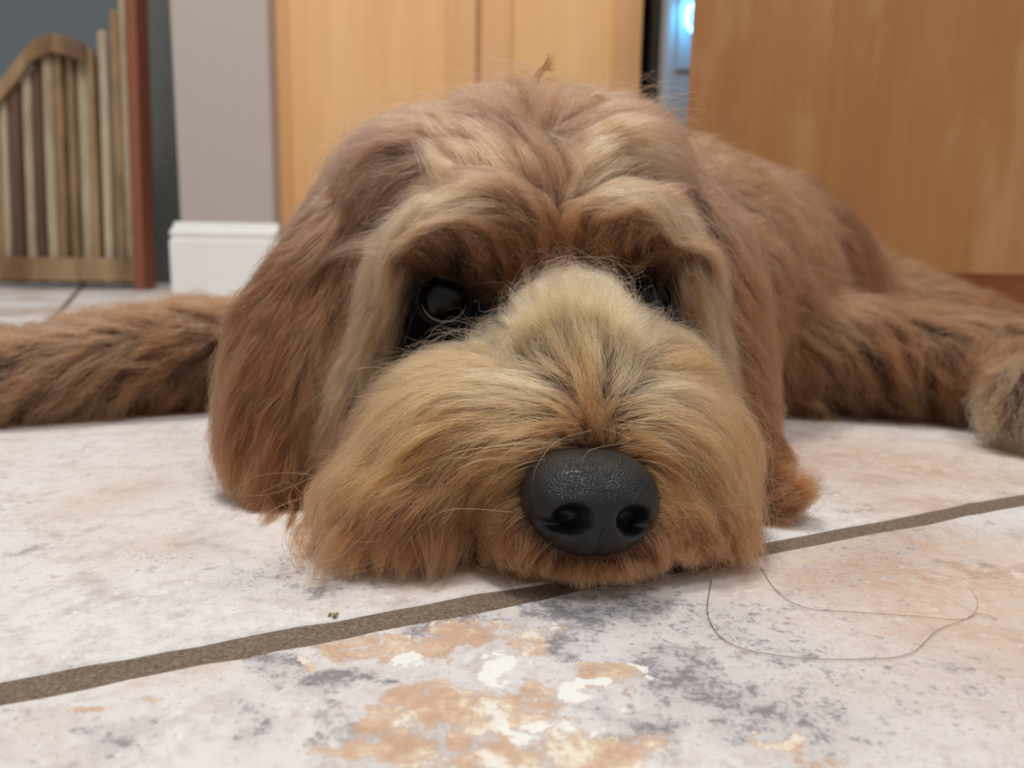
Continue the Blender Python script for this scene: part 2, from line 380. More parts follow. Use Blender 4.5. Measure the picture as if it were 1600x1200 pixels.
for k, px in enumerate([-32, -14, 3, 19, 35, 52, 69, 86, 103, 121, 139, 155, 171, 187]):
    wd = 12.5 + 2.5 * math.sin(k * 2.3); lean = 9.0 * (190 - px) / 600 + 1
    yt = top_at(px) + (6 if px < 150 else 0); yb = 432
    a = gp(px - lean * 0 , yt); 
    sh = 0.035 * (yb - yt)
    x_t0, zt = gp(px, yt); x_t1, _ = gp(px + wd, yt); x_b0, zb_ = gp(px + sh, yb); x_b1, _ = gp(px + wd + sh, yb)
    mid = [(x_t0, zt), ((x_t0 + x_t1) / 2, zt + 0.006), (x_t1, zt), (x_b1, 0.012), (x_b0, 0.012)]
    dy = 0.006 * math.sin(k * 1.7)
    slat_poly('picket', mid, GY - 0.010 + dy, GY + 0.010 + dy, cols[k], gate)
for k, px in enumerate([-42, -22, -4, 12, 29, 46, 62, 80, 97, 115, 132, 149, 166, 183]):
    wd = 14; yt = max(top_at(px + 7), top_at(px)) + 14; yb = 432; sh = 0.035 * (yb - yt)
    a0, zt = gp(px, yt); a1, _ = gp(px + wd, yt); b0, _ = gp(px + sh, yb); b1, _ = gp(px + wd + sh, yb)
    slat_poly('board', [(a0, zt), (a1, zt + 0.004), (b1, 0.014), (b0, 0.014)], GY + 0.013, GY + 0.024, (M_rustic_dark, M_rustic)[k % 3 == 1], gate)
up = [gp(x, y - 4) for x, y in top_line if -45 < x < 141]; lo = [gp(x + 2, y + 26) for x, y in top_line if -45 < x < 141]
slat_poly('top_rail', up + lo[::-1], GY - 0.030, GY - 0.016, M_rustic, gate)
r0, r1 = gp(-40, 400), gp(222, 404); r2, r3 = gp(222, 440), gp(-40, 436)
slat_poly('bottom_rail', [r0, r1, r2, r3], GY - 0.032, GY - 0.016, M_rustic, gate)
pt = [gp(207, -60), gp(224, -60), gp(239, 456), gp(224, 456)]
pt[2] = (pt[2][0], 0.0); pt[3] = (pt[3][0], 0.0)
slat_poly('post', pt, GY - 0.045, GY + 0.02, M_red_post, gate)['label'] = 'red-brown gate post'

# =================================================================== THE DOG
# --- fur shader
def fur_mat(name, rough=0.45):
    m = bpy.data.materials.new(name); m.use_nodes = True; nt = m.node_tree
    nt.nodes.remove(nt.nodes['Principled BSDF'])
    out = nt.nodes['Material Output']
    at = N(nt, 'ShaderNodeAttribute'); at.attribute_name = 'fcol'
    hi = N(nt, 'ShaderNodeHairInfo')
    h = N(nt, 'ShaderNodeBsdfHairPrincipled'); h.parametrization = 'COLOR'
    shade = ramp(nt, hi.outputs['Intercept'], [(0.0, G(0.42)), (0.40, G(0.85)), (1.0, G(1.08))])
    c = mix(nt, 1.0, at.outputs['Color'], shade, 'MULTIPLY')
    L(nt, c, h.inputs['Color']); h.inputs['Roughness'].default_value = rough; h.inputs['Radial Roughness'].default_value = 0.6
    h.inputs['Random Roughness'].default_value = 0.2; h.inputs['IOR'].default_value = 1.38
    L(nt, h.outputs[0], out.inputs['Surface'])
    return m
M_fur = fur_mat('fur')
M_skin = plain('furred_skin', srgb(62, 36, 24), 0.9, nscale=400, var=0.3)
M_dark_skin = plain('dark_lid_skin', srgb(14, 11, 10), 0.9, nscale=300, var=0.3)

# --- one continuous body from overlapping rounded masses, remeshed
class Acc:
    def __init__(self): self.v = []; self.f = []; self.n = 0
_us, _vs = 28, 17
_unit = [(0, 0, 1)] + [(math.sin(math.pi * j / _vs) * math.cos(2 * math.pi * i / _us), math.sin(math.pi * j / _vs) * math.sin(2 * math.pi * i / _us), math.cos(math.pi * j / _vs)) for j in range(1, _vs) for i in range(_us)] + [(0, 0, -1)]
_uf = [(0, 1 + i, 1 + (i + 1) % _us) for i in range(_us)] + \
      [(1 + j * _us + i, 1 + (j + 1) * _us + i, 1 + (j + 1) * _us + (i + 1) % _us, 1 + j * _us + (i + 1) % _us) for j in range(_vs - 2) for i in range(_us)] + \
      [(len(_unit) - 1, 1 + (_vs - 2) * _us + (i + 1) % _us, 1 + (_vs - 2) * _us + i) for i in range(_us)]
_ua = np.array(_unit)
def ell(bm, c, r, yaw=0, roll=0, pitch=0):
    m = Matrix.Translation(c) @ Matrix.Rotation(yaw, 4, 'Z') @ Matrix.Rotation(pitch, 4, 'X') @ Matrix.Rotation(roll, 4, 'Y') @ Matrix.Diagonal((*r, 1))
    M = np.array(m); bm.v.append(_ua @ M[:3, :3].T + M[:3, 3]); bm.f += [tuple(q + bm.n for q in f) for f in _uf]; bm.n += len(_unit)
def limb(bm, pts):
    for (p, r), (q, s) in zip(pts, pts[1:]):
        p, q = Vector(p), Vector(q); n = max(2, int((q - p).length / (min(r, s) * 0.35)))
        for i in range(n + 1):
            t = i / n; rr = r + (s - r) * t
            ell(bm, p.lerp(q, t), (rr, rr, rr))
def remeshed(bm, name, mat, voxel, smooth, floor_z=0.001):
    me = bpy.data.meshes.new('tmp'); me.from_pydata(np.concatenate(bm.v).tolist(), [], bm.f)
    o = bpy.data.objects.new('tmp', me); COL.objects.link(o)
    md = o.modifiers.new('r', 'REMESH'); md.mode = 'VOXEL'; md.voxel_size = voxel
    sm = o.modifiers.new('s', 'SMOOTH'); sm.iterations = smooth; sm.factor = 0.5
    dg = bpy.context.evaluated_depsgraph_get(); e = o.evaluated_get(dg)
    m2 = bpy.data.meshes.new_from_object(e); bpy.data.objects.remove(o)
    for v in m2.vertices:
        if v.co.z < floor_z: v.co.z = floor_z + 0.0005 * (v.co.z - floor_z)
    m2.update(); m2.materials.clear(); m2.materials.append(mat)
    m2.polygons.foreach_set('use_smooth', [True] * len(m2.polygons))
    o = bpy.data.objects.new(name, m2); COL.objects.link(o); return o

bm = Acc()
ell(bm, (0.000, 0.418, 0.108), (0.072, 0.075, 0.060))            # skull
ell(bm, P(650, 272, .405), (.036, .034, .022), 0, -.3); ell(bm, P(955, 258, .41), (.032, .034, .022), 0, .35); ell(bm, P(815, 245, .41), (.045, .04, .022))   # topknot
ell(bm, (0.002, 0.44, 0.06), (0.075, 0.08, 0.06))                # jaw and throat
ell(bm, (0.012, 0.304, 0.037), (0.056, 0.046, 0.033))            # muzzle mass
ell(bm, (-0.018, 0.306, 0.038), (0.045, 0.044, 0.031), 0.2, -.25)      # cheeks
ell(bm, (0.048, 0.306, 0.038), (0.044, 0.044, 0.031), -0.2, .25)
ell(bm, (-0.036, 0.288, 0.022), (0.032, 0.034, 0.016), 0.2)      # hanging lips
ell(bm, (0.058, 0.291, 0.018), (0.030, 0.036, 0.016), -0.2)
ell(bm, (0.025, 0.268, 0.018), (0.034, 0.027, 0.018))            # chin
limb(bm, [(P(893, 515, .332), .018), (P(900, 560, .309), .026), (P(915, 650, .292), .024)])      # bridge
ell(bm, P(800, 590, .318), (.032, .026, .016), 0.2, -.5); ell(bm, P(1010, 580, .318), (.030, .026, .016), -0.2, .5)
ell(bm, P(718, 385, .350), (.026, .015, .016), .2, .2); ell(bm, P(995, 380, .352), (.024, .015, .016), -.2, -.2)      # brow pads
limb(bm, [(P(830, 350, .357), .013), (P(760, 335, .352), .012), (P(690, 345, .349), .011), (P(635, 390, .347), .010), (P(605, 460, .347), .008),
          (P(583, 540, .348), .008), (P(550, 640, .342), .008), (P(530, 730, .334), .008)])      # ridge and the fringe down the cheek
limb(bm, [(P(900, 350, .357), .013), (P(960, 335, .352), .012), (P(1020, 345, .350), .011), (P(1062, 400, .348), .010), (P(1085, 480, .348), .008),
          (P(1108, 570, .348), .008), (P(1130, 650, .344), .008)])
limb(bm, [((0.01, 0.44, 0.085), 0.062), ((0.105, 0.55, 0.092), 0.082), ((0.20, 0.67, 0.084), 0.080), ((0.34, 0.83, 0.050), 0.062)])
limb(bm, [((-0.02, 0.52, 0.06), 0.058), ((-0.12, 0.60, 0.042), 0.036), ((-0.215, 0.535, 0.036), 0.032), ((-0.30, 0.49, 0.028), 0.027), ((-0.38, 0.45, 0.020), 0.022)])
limb(bm, [((0.13, 0.57, 0.05), 0.045), ((0.23, 0.56, 0.040), 0.038), ((0.335, 0.53, 0.034), 0.033), ((0.318, 0.468, 0.029), 0.027)])
ell(bm, (0.302, 0.452, 0.026), (0.027, 0.030, 0.025))
limb(bm, [((0.36, 0.80, 0.05), 0.055), ((0.45, 0.72, 0.030), 0.030), ((0.56, 0.64, 0.028), 0.026)])
dog = remeshed(bm, 'dog', M_skin, 0.0035, 6)
tag(dog, 'curly red-brown dog lying with its chin on the stone tiles, facing forward', 'dog')

def ear_mesh(pts, name):
    bm = Acc()
    for k in range(len(pts) - 1):
        (p, r, yw), (q, s, yv) = pts[k], pts[k + 1]
        for i in range(9):
            t = i / 8; ell(bm, Vector(p).lerp(Vector(q), t), Vector(r).lerp(Vector(s), t), yw + (yv - yw) * t)
    o = remeshed(bm, name, M_skin, 0.003, 4); o.parent = dog; return o
earL = ear_mesh([(P(600, 300, .41), (.026, .014, .018), .5), (P(556, 400, .392), (.027, .012, .03), .5), (P(484, 530, .372), (.031, .012, .03), .4),
                 (P(456, 660, .350), (.026, .011, .026), .3), (P(452, 770, .335), (.013, .009, .014), .2)], 'ear')
earR = ear_mesh([(P(1045, 310, .41), (.016, .014, .018), -.7), (P(1112, 430, .392), (.017, .018, .03), -.7), (P(1140, 560, .372), (.013, .018, .026), -.7),
                 (P(1158, 660, .35), (.010, .014, .018), -.6), (P(1178, 770, .330), (.012, .012, .010), -.3), (P(1222, 785, .322), (.008, .008, .007), 0)], 'ear')

# --- hair engine ---------------------------------------------------------------
def bvh_of(o):
    me = o.data
    return BVHTree.FromPolygons([v.co.copy() for v in me.vertices], [tuple(p.vertices) for p in me.polygons])
TONE = {  # fur pigments; D at the eyes also stands for hair shadow
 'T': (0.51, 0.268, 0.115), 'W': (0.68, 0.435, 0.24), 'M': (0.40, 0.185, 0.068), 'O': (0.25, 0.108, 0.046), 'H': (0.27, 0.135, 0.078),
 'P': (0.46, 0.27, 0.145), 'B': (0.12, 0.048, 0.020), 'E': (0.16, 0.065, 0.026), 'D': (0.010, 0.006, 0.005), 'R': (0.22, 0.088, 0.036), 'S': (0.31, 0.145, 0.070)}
class Field:
    def __init__(self, bvh, guides):
        pos, dr, ln, lf, co, rg = [], [], [], [], [], []
        for g in guides:
            x0, y0, x1, y1, l, lift, tone, reg = g
            h = bvh.ray_cast(CAM, ray(x0, y0).normalized())
            if h[0] is None:
                h = bvh.find_nearest(P(x0, y0, 0.37 if 330 < x0 < 1210 else 0.55))
            p = h[0]; a = P(x0, y0, p.y); b = P(x1, y1, p.y)
            v = (b - a).normalized()
            pos.append(p); dr.append(v); ln.append(l * 1.45 / 1000); lf.append(lift); co.append(TONE[tone]); rg.append(reg)
        self.p = np.array(pos); self.d = np.array(dr); self.l = np.array(ln); self.f = np.array(lf); self.c = np.array(co)
        self.rn = sorted(set(rg)); self.r = np.array([self.rn.index(x) for x in rg])
    def w(self, q):
        d2 = ((q[:, None, :] - self.p[None]) ** 2).sum(2)
        w = 1 / (d2 + 2e-5) ** 2.2
        return w / w.sum(1, keepdims=True), d2
    def direction(self, q):
        w, _ = self.w(q); v = w @ self.d
        return v / (np.linalg.norm(v, axis=1, keepdims=True) + 1e-9)
def sample(o, n, wfun):
    me = o.data; me.calc_loop_triangles()
    V = np.empty(len(me.vertices) * 3); me.vertices.foreach_get('co', V); V = V.reshape(-1, 3)
    T = np.empty(len(me.loop_triangles) * 3, dtype=np.int32); me.loop_triangles.foreach_get('vertices', T); T = T.reshape(-1, 3)
    A, B, C = V[T[:, 0]], V[T[:, 1]], V[T[:, 2]]
    ar = np.linalg.norm(np.cross(B - A, C - A), axis=1) / 2
    cen = (A + B + C) / 3; nr = np.cross(B - A, C - A); nr /= np.linalg.norm(nr, axis=1, keepdims=True) + 1e-12
    wt = ar * wfun(cen, nr); wt = wt / wt.sum()
    k = rng.choice(len(T), n, p=wt); u = rng.random((n, 1)); v = rng.random((n, 1)); f = (u + v) > 1
    u = np.where(f, 1 - u, u); v = np.where(f, 1 - v, v)
    return A[k] + (B[k] - A[k]) * u + (C[k] - A[k]) * v, nr[k]
def smooth_noise(q, s, seed):
    return np.array([noise.noise_vector(Vector(p) * s + Vector((seed, 0, 0))) for p in q])
def march(bvh, fld, root, nrm, K, gravity, jitter, wave, seed, long=1.0):
    M = len(root); w, d2 = fld.w(root)
    ln = (w @ fld.l) * rng.uniform(0.7, 1.3, M) * long; lf = (w @ fld.f) * long
    sn = smooth_noise(root, 55, seed)
    rj = rng.normal(0, 1, (M, 3)) * jitter[0] + sn * jitter[1]
    wax = rng.normal(0, 1, (M, 3)); wph = rng.uniform(0, 6.28, M); wfr = rng.uniform(0.8, 1.9, M) * 6.28
    pts = np.empty((M, K, 3)); pts[:, 0] = root; p = root.copy(); n = nrm.copy()
    for k in range(1, K):
        s = k / (K - 1)
        d = fld.direction(p) + rj
        d -= n * (d * n).sum(1, keepdims=True)
        d /= np.linalg.norm(d, axis=1, keepdims=True) + 1e-9
        d = d + n * (lf * (1.35 - 1.5 * s))[:, None]
        d[:, 2] -= gravity * s
        d += wax * (wave * np.cos(wph + wfr * s))[:, None] * 0.5
        d /= np.linalg.norm(d, axis=1, keepdims=True) + 1e-9
        p = p + d * (ln / (K - 1))[:, None]
        for i in range(M):
            h = bvh.find_nearest(Vector(p[i]))
            if h[0] is None: continue
            hn = h[1]; n[i] = hn
            dist = (Vector(p[i]) - h[0]).dot(hn)
            if dist < 0.0012: p[i] += np.array(hn) * (0.0012 + 0.0012 * s - dist)
        p[:, 2] = np.maximum(p[:, 2], 0.0012)
        pts[:, k] = p
    return pts
def grow(o, bvh, fld, n, nclump, K, wfun, radius, gravity=0.25, jitter=(0.10, 0.5), wave=0.25, clump=0.75, lock=0.5, frizz=0.0009, tonevar=0.16, seed=0, long=1.0):
    groot, gn = sample(o, nclump, wfun); G_ = march(bvh, fld, groot, gn, K, gravity, jitter, wave, seed, long)
    ns = max(2, nclump // 7); sk = KDTree(ns)                     # locks: neighbouring tufts draw together towards their tips
    for i in range(ns): sk.insert(Vector(groot[i]), i)
    sk.balance(); si = np.array([sk.find(Vector(p))[1] for p in groot])
    sl = np.linspace(0, 1, K)[None, :, None]
    G_ = G_ + (G_[si] - G_) * (lock * sl ** 1.2)
    root, nr = sample(o, n, wfun)
    kd = KDTree(nclump)
    for i, p in enumerate(groot): kd.insert(Vector(p), i)
    kd.balance()
    idx = np.array([kd.find(Vector(p) + Vector((rng.normal(0, .0006), rng.normal(0, .0006), rng.normal(0, .0006))))[1] for p in root])
    s = np.linspace(0, 1, K)[None, :, None]
    off = (root - groot[idx])[:, None, :]
    cl = (clump * rng.uniform(0.5, 1.15, n))[:, None, None]
    prof = 1 - np.clip(cl, 0, 0.97) * s ** 0.9
    rel = G_[idx] - G_[idx][:, :1]
    lsc = rng.uniform(0.55, 1.08, n)[:, None]
    # shorten strands by resampling along the clump's path
    t = np.clip(np.linspace(0, 1, K)[None, :] * lsc, 0, 1.0) * (K - 1)
    i0 = np.minimum(t.astype(int), K - 2); fr_ = (t - i0)[:, :, None]
    rr = np.arange(n)[:, None]
    rel = rel[rr, i0] * (1 - fr_) + rel[rr, i0 + 1] * fr_
    pts = groot[idx][:, None, :] + rel + off * prof
    ph = rng.uniform(0, 6.28, (n, 1, 3)); fq = rng.uniform(0.5, 2.2, (n, 1, 3)) * 6.28
    fz = (np.sin(fq * s + ph) - np.sin(ph)) * frizz * s * rng.uniform(0.2, 1.6, (n, 1, 1))
    pts = pts + fz
    pts[:, :, 2] = np.maximum(pts[:, :, 2], 0.0006)
    pts[:, 0] = root
    w, d2 = fld.w(root)
    col = w @ fld.c
    ctone = rng.normal(1, tonevar, nclump)[idx] * rng.normal(1, tonevar * 0.6, n)
    col = np.clip(col * np.clip(ctone, 0.5, 1.5)[:, None], 0.01, 0.95)
    reg = fld.r[d2.argmin(1)]
    rad = radius * rng.uniform(0.7, 1.25, n)
    return pts, col, reg, rad
def curves_obj(name, pts, col, rad, parent, mat):
    n, K = pts.shape[:2]
    hc = bpy.data.hair_curves.new(name); hc.add_curves([K] * n)
    hc.position_data.foreach_set('vector', pts.astype(np.float32).ravel())
    tp = np.linspace(0, 1, K)[None, :]
    R = rad[:, None] * (1 - 0.85 * tp ** 2.2)
    a = hc.attributes.get('radius') or hc.attributes.new('radius', 'FLOAT', 'POINT'); a.data.foreach_set('value', R.astype(np.float32).ravel())
    c = hc.attributes.new('fcol', 'FLOAT_VECTOR', 'CURVE'); c.data.foreach_set('vector', col.astype(np.float32).ravel())
    hc.materials.append(mat)
    o = bpy.data.objects.new(name, hc); COL.objects.link(o); o.parent = parent
    return o

# guides: start pixel -> end pixel of the lie of the coat, length mm, lift, pigment, region
m_, h_, b_ = 'muzzle_fur', 'head_fur', 'body_fur'
G_body = [
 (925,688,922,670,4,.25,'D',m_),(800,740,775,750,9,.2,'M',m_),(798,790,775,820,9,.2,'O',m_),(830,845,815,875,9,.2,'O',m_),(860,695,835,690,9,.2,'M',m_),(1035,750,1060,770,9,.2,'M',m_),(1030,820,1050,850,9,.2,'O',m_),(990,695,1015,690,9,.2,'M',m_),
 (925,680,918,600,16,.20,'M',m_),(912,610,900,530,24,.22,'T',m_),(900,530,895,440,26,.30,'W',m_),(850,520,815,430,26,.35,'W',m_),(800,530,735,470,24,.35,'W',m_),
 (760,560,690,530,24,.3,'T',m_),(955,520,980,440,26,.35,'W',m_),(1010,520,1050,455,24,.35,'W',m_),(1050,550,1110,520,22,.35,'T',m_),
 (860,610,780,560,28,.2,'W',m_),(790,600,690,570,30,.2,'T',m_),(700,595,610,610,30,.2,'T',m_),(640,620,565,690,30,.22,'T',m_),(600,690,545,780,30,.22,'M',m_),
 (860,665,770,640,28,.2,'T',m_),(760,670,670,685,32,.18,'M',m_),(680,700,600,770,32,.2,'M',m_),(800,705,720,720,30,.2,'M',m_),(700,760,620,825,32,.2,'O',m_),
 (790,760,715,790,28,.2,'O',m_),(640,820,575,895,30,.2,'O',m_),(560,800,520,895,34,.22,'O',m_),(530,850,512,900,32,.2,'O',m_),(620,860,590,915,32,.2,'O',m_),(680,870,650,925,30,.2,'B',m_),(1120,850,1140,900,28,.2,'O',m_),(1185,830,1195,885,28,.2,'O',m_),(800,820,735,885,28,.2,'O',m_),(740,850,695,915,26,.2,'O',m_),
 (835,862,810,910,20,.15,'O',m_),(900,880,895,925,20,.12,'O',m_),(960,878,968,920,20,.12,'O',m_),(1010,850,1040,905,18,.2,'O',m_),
 (975,610,1030,560,26,.2,'W',m_),(1040,600,1110,580,28,.2,'T',m_),(985,665,1070,640,26,.2,'T',m_),(1060,655,1130,695,30,.2,'T',m_),(1110,650,1160,730,28,.22,'M',m_),
 (1060,740,1115,800,28,.2,'O',m_),(1050,700,1120,735,28,.2,'M',m_),(1130,760,1170,850,28,.22,'O',m_),(1080,820,1110,895,26,.2,'O',m_),(1160,820,1185,885,24,.2,'O',m_),
 # brows
 (760,430,725,345,16,.3,'R',h_),(820,430,800,340,18,.25,'R',h_),(870,420,862,330,20,.25,'R',h_),(890,380,888,320,18,.2,'S',h_),(700,405,655,345,16,.35,'R',h_),(650,420,615,370,16,.3,'R',h_),
 (780,320,700,305,26,.25,'P',h_),(700,312,625,350,28,.25,'P',h_),(635,350,600,450,30,.3,'P',h_),(605,430,592,530,30,.3,'P',h_),(740,470,700,440,8,.1,'D',h_),
 (925,420,935,330,20,.25,'R',h_),(980,420,985,340,16,.3,'R',h_),(1030,410,1055,350,16,.35,'R',h_),(1060,430,1085,380,14,.3,'R',h_),
 (930,310,1010,290,26,.25,'P',h_),(1000,300,1060,350,28,.25,'P',h_),(1060,350,1090,450,30,.3,'P',h_),(1090,450,1112,550,30,.3,'P',h_),(1110,560,1140,650,28,.25,'P',h_),
 (640,470,615,500,7,.1,'D',h_),(660,430,640,400,7,.1,'D',h_),(720,430,715,405,8,.1,'D',h_),(745,500,760,470,7,.1,'D',h_),(690,510,690,540,7,.1,'D',h_),(620,600,590,650,12,.1,'B',h_),  # eye sockets: dark fur, with the shade under the brow put into its colour
 (1010,430,1015,400,7,.1,'D',h_),(1050,440,1065,410,7,.1,'D',h_),(1060,500,1075,540,8,.1,'D',h_),(975,450,965,420,7,.1,'D',h_),
 (650,500,620,540,10,.1,'D',h_),(700,520,680,540,8,.05,'D',h_),(620,560,570,640,18,.15,'B',h_),(1040,500,1060,520,8,.1,'D',h_),(690,450,660,470,6,.05,'D',h_),
 # forehead and crown
 (820,310,745,235,32,.45,'H',h_),(770,260,690,200,32,.4,'H',h_),(830,250,812,165,30,.5,'H',h_),(700,240,620,225,32,.35,'H',h_),(650,270,565,290,32,.3,'H',h_),
 (870,290,890,200,32,.5,'H',h_),(900,240,985,190,36,.6,'P',h_),(950,270,1045,235,36,.5,'P',h_),(1000,280,1075,310,32,.3,'H',h_),(850,200,862,120,34,.7,'H',h_),
 (930,200,1010,170,32,.5,'H',h_),(760,200,700,170,30,.4,'H',h_),
 (590,320,545,420,32,.3,'H',h_),(565,450,540,560,34,.3,'S',h_),(560,560,520,660,34,.3,'P',h_),(530,650,505,730,30,.25,'S',h_),
 (1080,330,1110,430,30,.3,'H',h_),
 # back, flank, legs
 (1100,260,1200,270,36,.3,'S',b_),(1200,290,1300,330,36,.35,'S',b_),(1300,350,1380,400,36,.35,'B',b_),(1400,430,1450,480,34,.3,'S',b_),(1150,380,1250,400,36,.3,'S',b_),
 (1250,420,1330,430,34,.4,'S',b_),(1200,460,1240,560,34,.35,'R',b_),(1300,500,1350,560,32,.45,'S',b_),(1260,560,1300,630,30,.4,'R',b_),(1380,530,1420,620,30,.4,'R',b_),
 (1360,590,1380,650,24,.35,'B',b_),(1460,560,1480,640,28,.4,'R',b_),(1460,500,1540,540,30,.35,'S',b_),(1540,500,1620,540,30,.3,'R',b_),(1540,620,1520,700,24,.25,'P',b_),(1590,620,1592,710,24,.25,'P',b_),(1560,560,1540,620,26,.25,'S',b_),
 (330,500,220,520,34,.3,'S',b_),(230,505,130,495,34,.35,'S',b_),(120,530,30,560,34,.35,'S',b_),(60,580,-20,640,32,.3,'S',b_),(250,570,190,640,28,.3,'R',b_),(330,560,280,610,26,.3,'B',b_),
 (140,600,60,670,28,.3,'S',b_),(180,540,90,600,32,.3,'S',b_),(280,530,200,570,30,.3,'R',b_)]
G_el = [(560,290,480,390,34,.25,'H','f'),(600,330,560,440,34,.25,'S','f'),(500,390,420,500,36,.25,'E','f'),(540,470,500,600,36,.25,'S','f'),(440,480,375,600,36,.25,'E','f'),
 (470,560,430,690,36,.25,'E','f'),(400,580,350,700,34,.3,'E','f'),(510,620,480,740,34,.2,'E','f'),(430,660,385,770,32,.3,'R','f'),(470,720,460,830,28,.2,'E','f'),(430,760,410,820,22,.2,'B','f')]
G_er = [(1075,300,1100,400,32,.25,'H','f'),(1110,430,1145,540,32,.25,'R','f'),(1140,540,1180,640,30,.3,'E','f'),(1160,640,1195,690,24,.3,'E','f'),(1180,760,1240,760,20,.2,'R','f'),(1225,785,1290,735,22,.1,'O','f')]

bvh_d = bvh_of(dog)
fld = Field(bvh_d, G_body)
NOSE_C = P(920, 786, 0.2525)
EYES = [P(694, 468, 0.353), P(1018, 470, 0.357)]
def near(c, p, r): return (np.linalg.norm(c - np.array(p)[None], axis=1) < r)
def wf_head(c, n):
    w_ = np.where((c[:, 1] < 0.48) & (np.abs(c[:, 0]) < 0.12), 1.0, 0.0)
    w_ = w_ * np.where(c[:, 2] < 0.004, 0.0, 1.0)
    w_ = w_ * np.where(n[:, 1] > 0.55, 0.15, 1.0) * np.where(c[:, 1] < 0.36, 1.4, 1.0)
    nd = (c - np.array(NOSE_C)[None]) / np.array([0.0210, 0.030, 0.0165])[None]
    q_ = (nd ** 2).sum(1); w_ = w_ * (q_ > 1) * np.where(q_ < 2.2, 2.5, 1.0)
    for e in EYES: w_ = w_ * ~near(c, e, 0.0135)
    return w_
def wf_body(c, n):
    return np.where((c[:, 1] >= 0.46) | (np.abs(c[:, 0]) > 0.115), 1.0, 0.0) * np.where(c[:, 2] < 0.004, 0.0, 1.0) * np.where(n[:, 1] > 0.6, 0.3, 1.0)
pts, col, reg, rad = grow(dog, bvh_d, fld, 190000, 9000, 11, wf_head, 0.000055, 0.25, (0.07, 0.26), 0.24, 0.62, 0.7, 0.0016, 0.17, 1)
p2, c2, r2, a2 = grow(dog, bvh_d, fld, 9000, 9000, 11, wf_head, 0.000045, 0.35, (0.30, 0.5), 0.55, 0.0, 0.0, 0.004, 0.15, 5, 1.35)
pts = np.concatenate([pts, p2]); col = np.concatenate([col, c2]); reg = np.concatenate([reg, r2]); rad = np.concatenate([rad, a2])
def locks(bvh, data, ns, K, tone, radius=0.00006, sr=0.0045, bulge=0.18, tipspread=0.12, floor_ok=True):
    A, C, R = [], [], []
    s_ = np.linspace(0, 1, K)[None, :, None]
    for (x0, y0, x1, y1, dd) in data:
        h = bvh.ray_cast(CAM, ray(x0, y0).normalized())
        if h[0] is None: h = bvh.find_nearest(P(x0, y0, 0.33))
        p0 = np.array(h[0]); n0 = np.array(h[1])
        df = F(x1, y1, 0.001).y if ray(x1, y1).z < 0 else 99
        tip = np.array(P(x1, y1, min(df, h[0].y + dd)))
        ln = np.linalg.norm(tip - p0); t_ = (tip - p0) / ln
        u = np.cross(t_, n0); u /= np.linalg.norm(u) + 1e-9
        q = rng.normal(0, 1, (ns, 1)); q2 = rng.normal(0, 1, (ns, 1))
        root = p0 + u * q * sr + t_ * np.abs(q2) * sr * 0.8 - n0 * 0.001
        cur = u * rng.normal(0, 0.10) * ln
        tp = tip + u * (q * sr * tipspread + rng.normal(0, 0.0006, (ns, 1))) + t_ * rng.uniform(-0.30, 0.04, (ns, 1)) * ln
        m1 = root + (tp - root) * 0.35 + n0 * ln * bulge + cur + rng.normal(0, 0.0008, (ns, 3))
        m2 = root + (tp - root) * 0.72 + n0 * ln * bulge * 0.8 + cur * 0.6 + rng.normal(0, 0.0008, (ns, 3))
        b = ((1 - s_) ** 3 * root[:, None] + 3 * s_ * (1 - s_) ** 2 * m1[:, None] + 3 * s_ ** 2 * (1 - s_) * m2[:, None] + s_ ** 3 * tp[:, None])
        b[:, :, 2] = np.maximum(b[:, :, 2], 0.0007)
        A.append(b); tv = rng.normal(1, 0.16)
        C.append(np.clip(np.array(TONE[tone])[None] * (tv * rng.normal(1, 0.12, (ns, 1))), 0.008, 0.9)); R.append(radius * rng.uniform(0.7, 1.2, ns))
    return np.concatenate(A), np.concatenate(C), np.concatenate(R)
def prof(pts_, x):
    for (a, b), (c, d) in zip(pts_, pts_[1:]):
        if a <= x <= c: return b + (d - b) * (x - a) / (c - a)
    return pts_[0][1] if x < pts_[0][0] else pts_[-1][1]
bot = [(490, 890), (520, 925), (560, 908), (620, 905), (680, 918), (740, 898), (790, 892), (850, 903), (900, 922), (960, 915), (1010, 905), (1060, 892), (1110, 888), (1150, 892), (1190, 880)]
beard = []
x = 500
while x < 1190:
    ry = 862 if 835 < x < 1010 else random.uniform(785, 850)
    if 835 < x < 1010: ry += 14 * (1 - ((x - 925) / 90) ** 2)
    lean = (x - 870) * 0.07 + random.uniform(-9, 9)
    beard.append((x + random.uniform(-4, 4) + (25 if x < 560 else 0) - (22 if x > 1150 else 0), ry, x + lean, prof(bot, x) + random.uniform(-14, 6), -0.006)); x += random.uniform(6, 10)
fan = []
for i in range(80):
    t = random.uniform(-1, 1); a = t * 1.15
    rx, ry = 897 + math.sin(a) * random.uniform(70, 105), 600 - math.cos(a) * random.uniform(85, 115)
    l = random.uniform(48, 85)
    fan.append((rx, ry, rx + math.sin(a * 0.9) * l + random.uniform(-8, 8), ry - math.cos(a * 0.9) * l, random.uniform(-0.007, 0.004)))
side = []
for i in range(46):                                               # tips over the cheeks' outer edge
    t = i / 45; yy = 575 + 260 * t
    xl = prof([(575, 640), (650, 585), (720, 540), (835, 520)], yy); xr = prof([(575, 1080), (650, 1115), (720, 1150), (835, 1165)], yy)
    side.append((xl + 25, yy - 8, xl - random.uniform(15, 40), yy + random.uniform(0, 50) * (0.4 + t), 0.004))
    side.append((xr - 25, yy - 8, xr + random.uniform(12, 32), yy + random.uniform(0, 50) * (0.4 + t), 0.004))
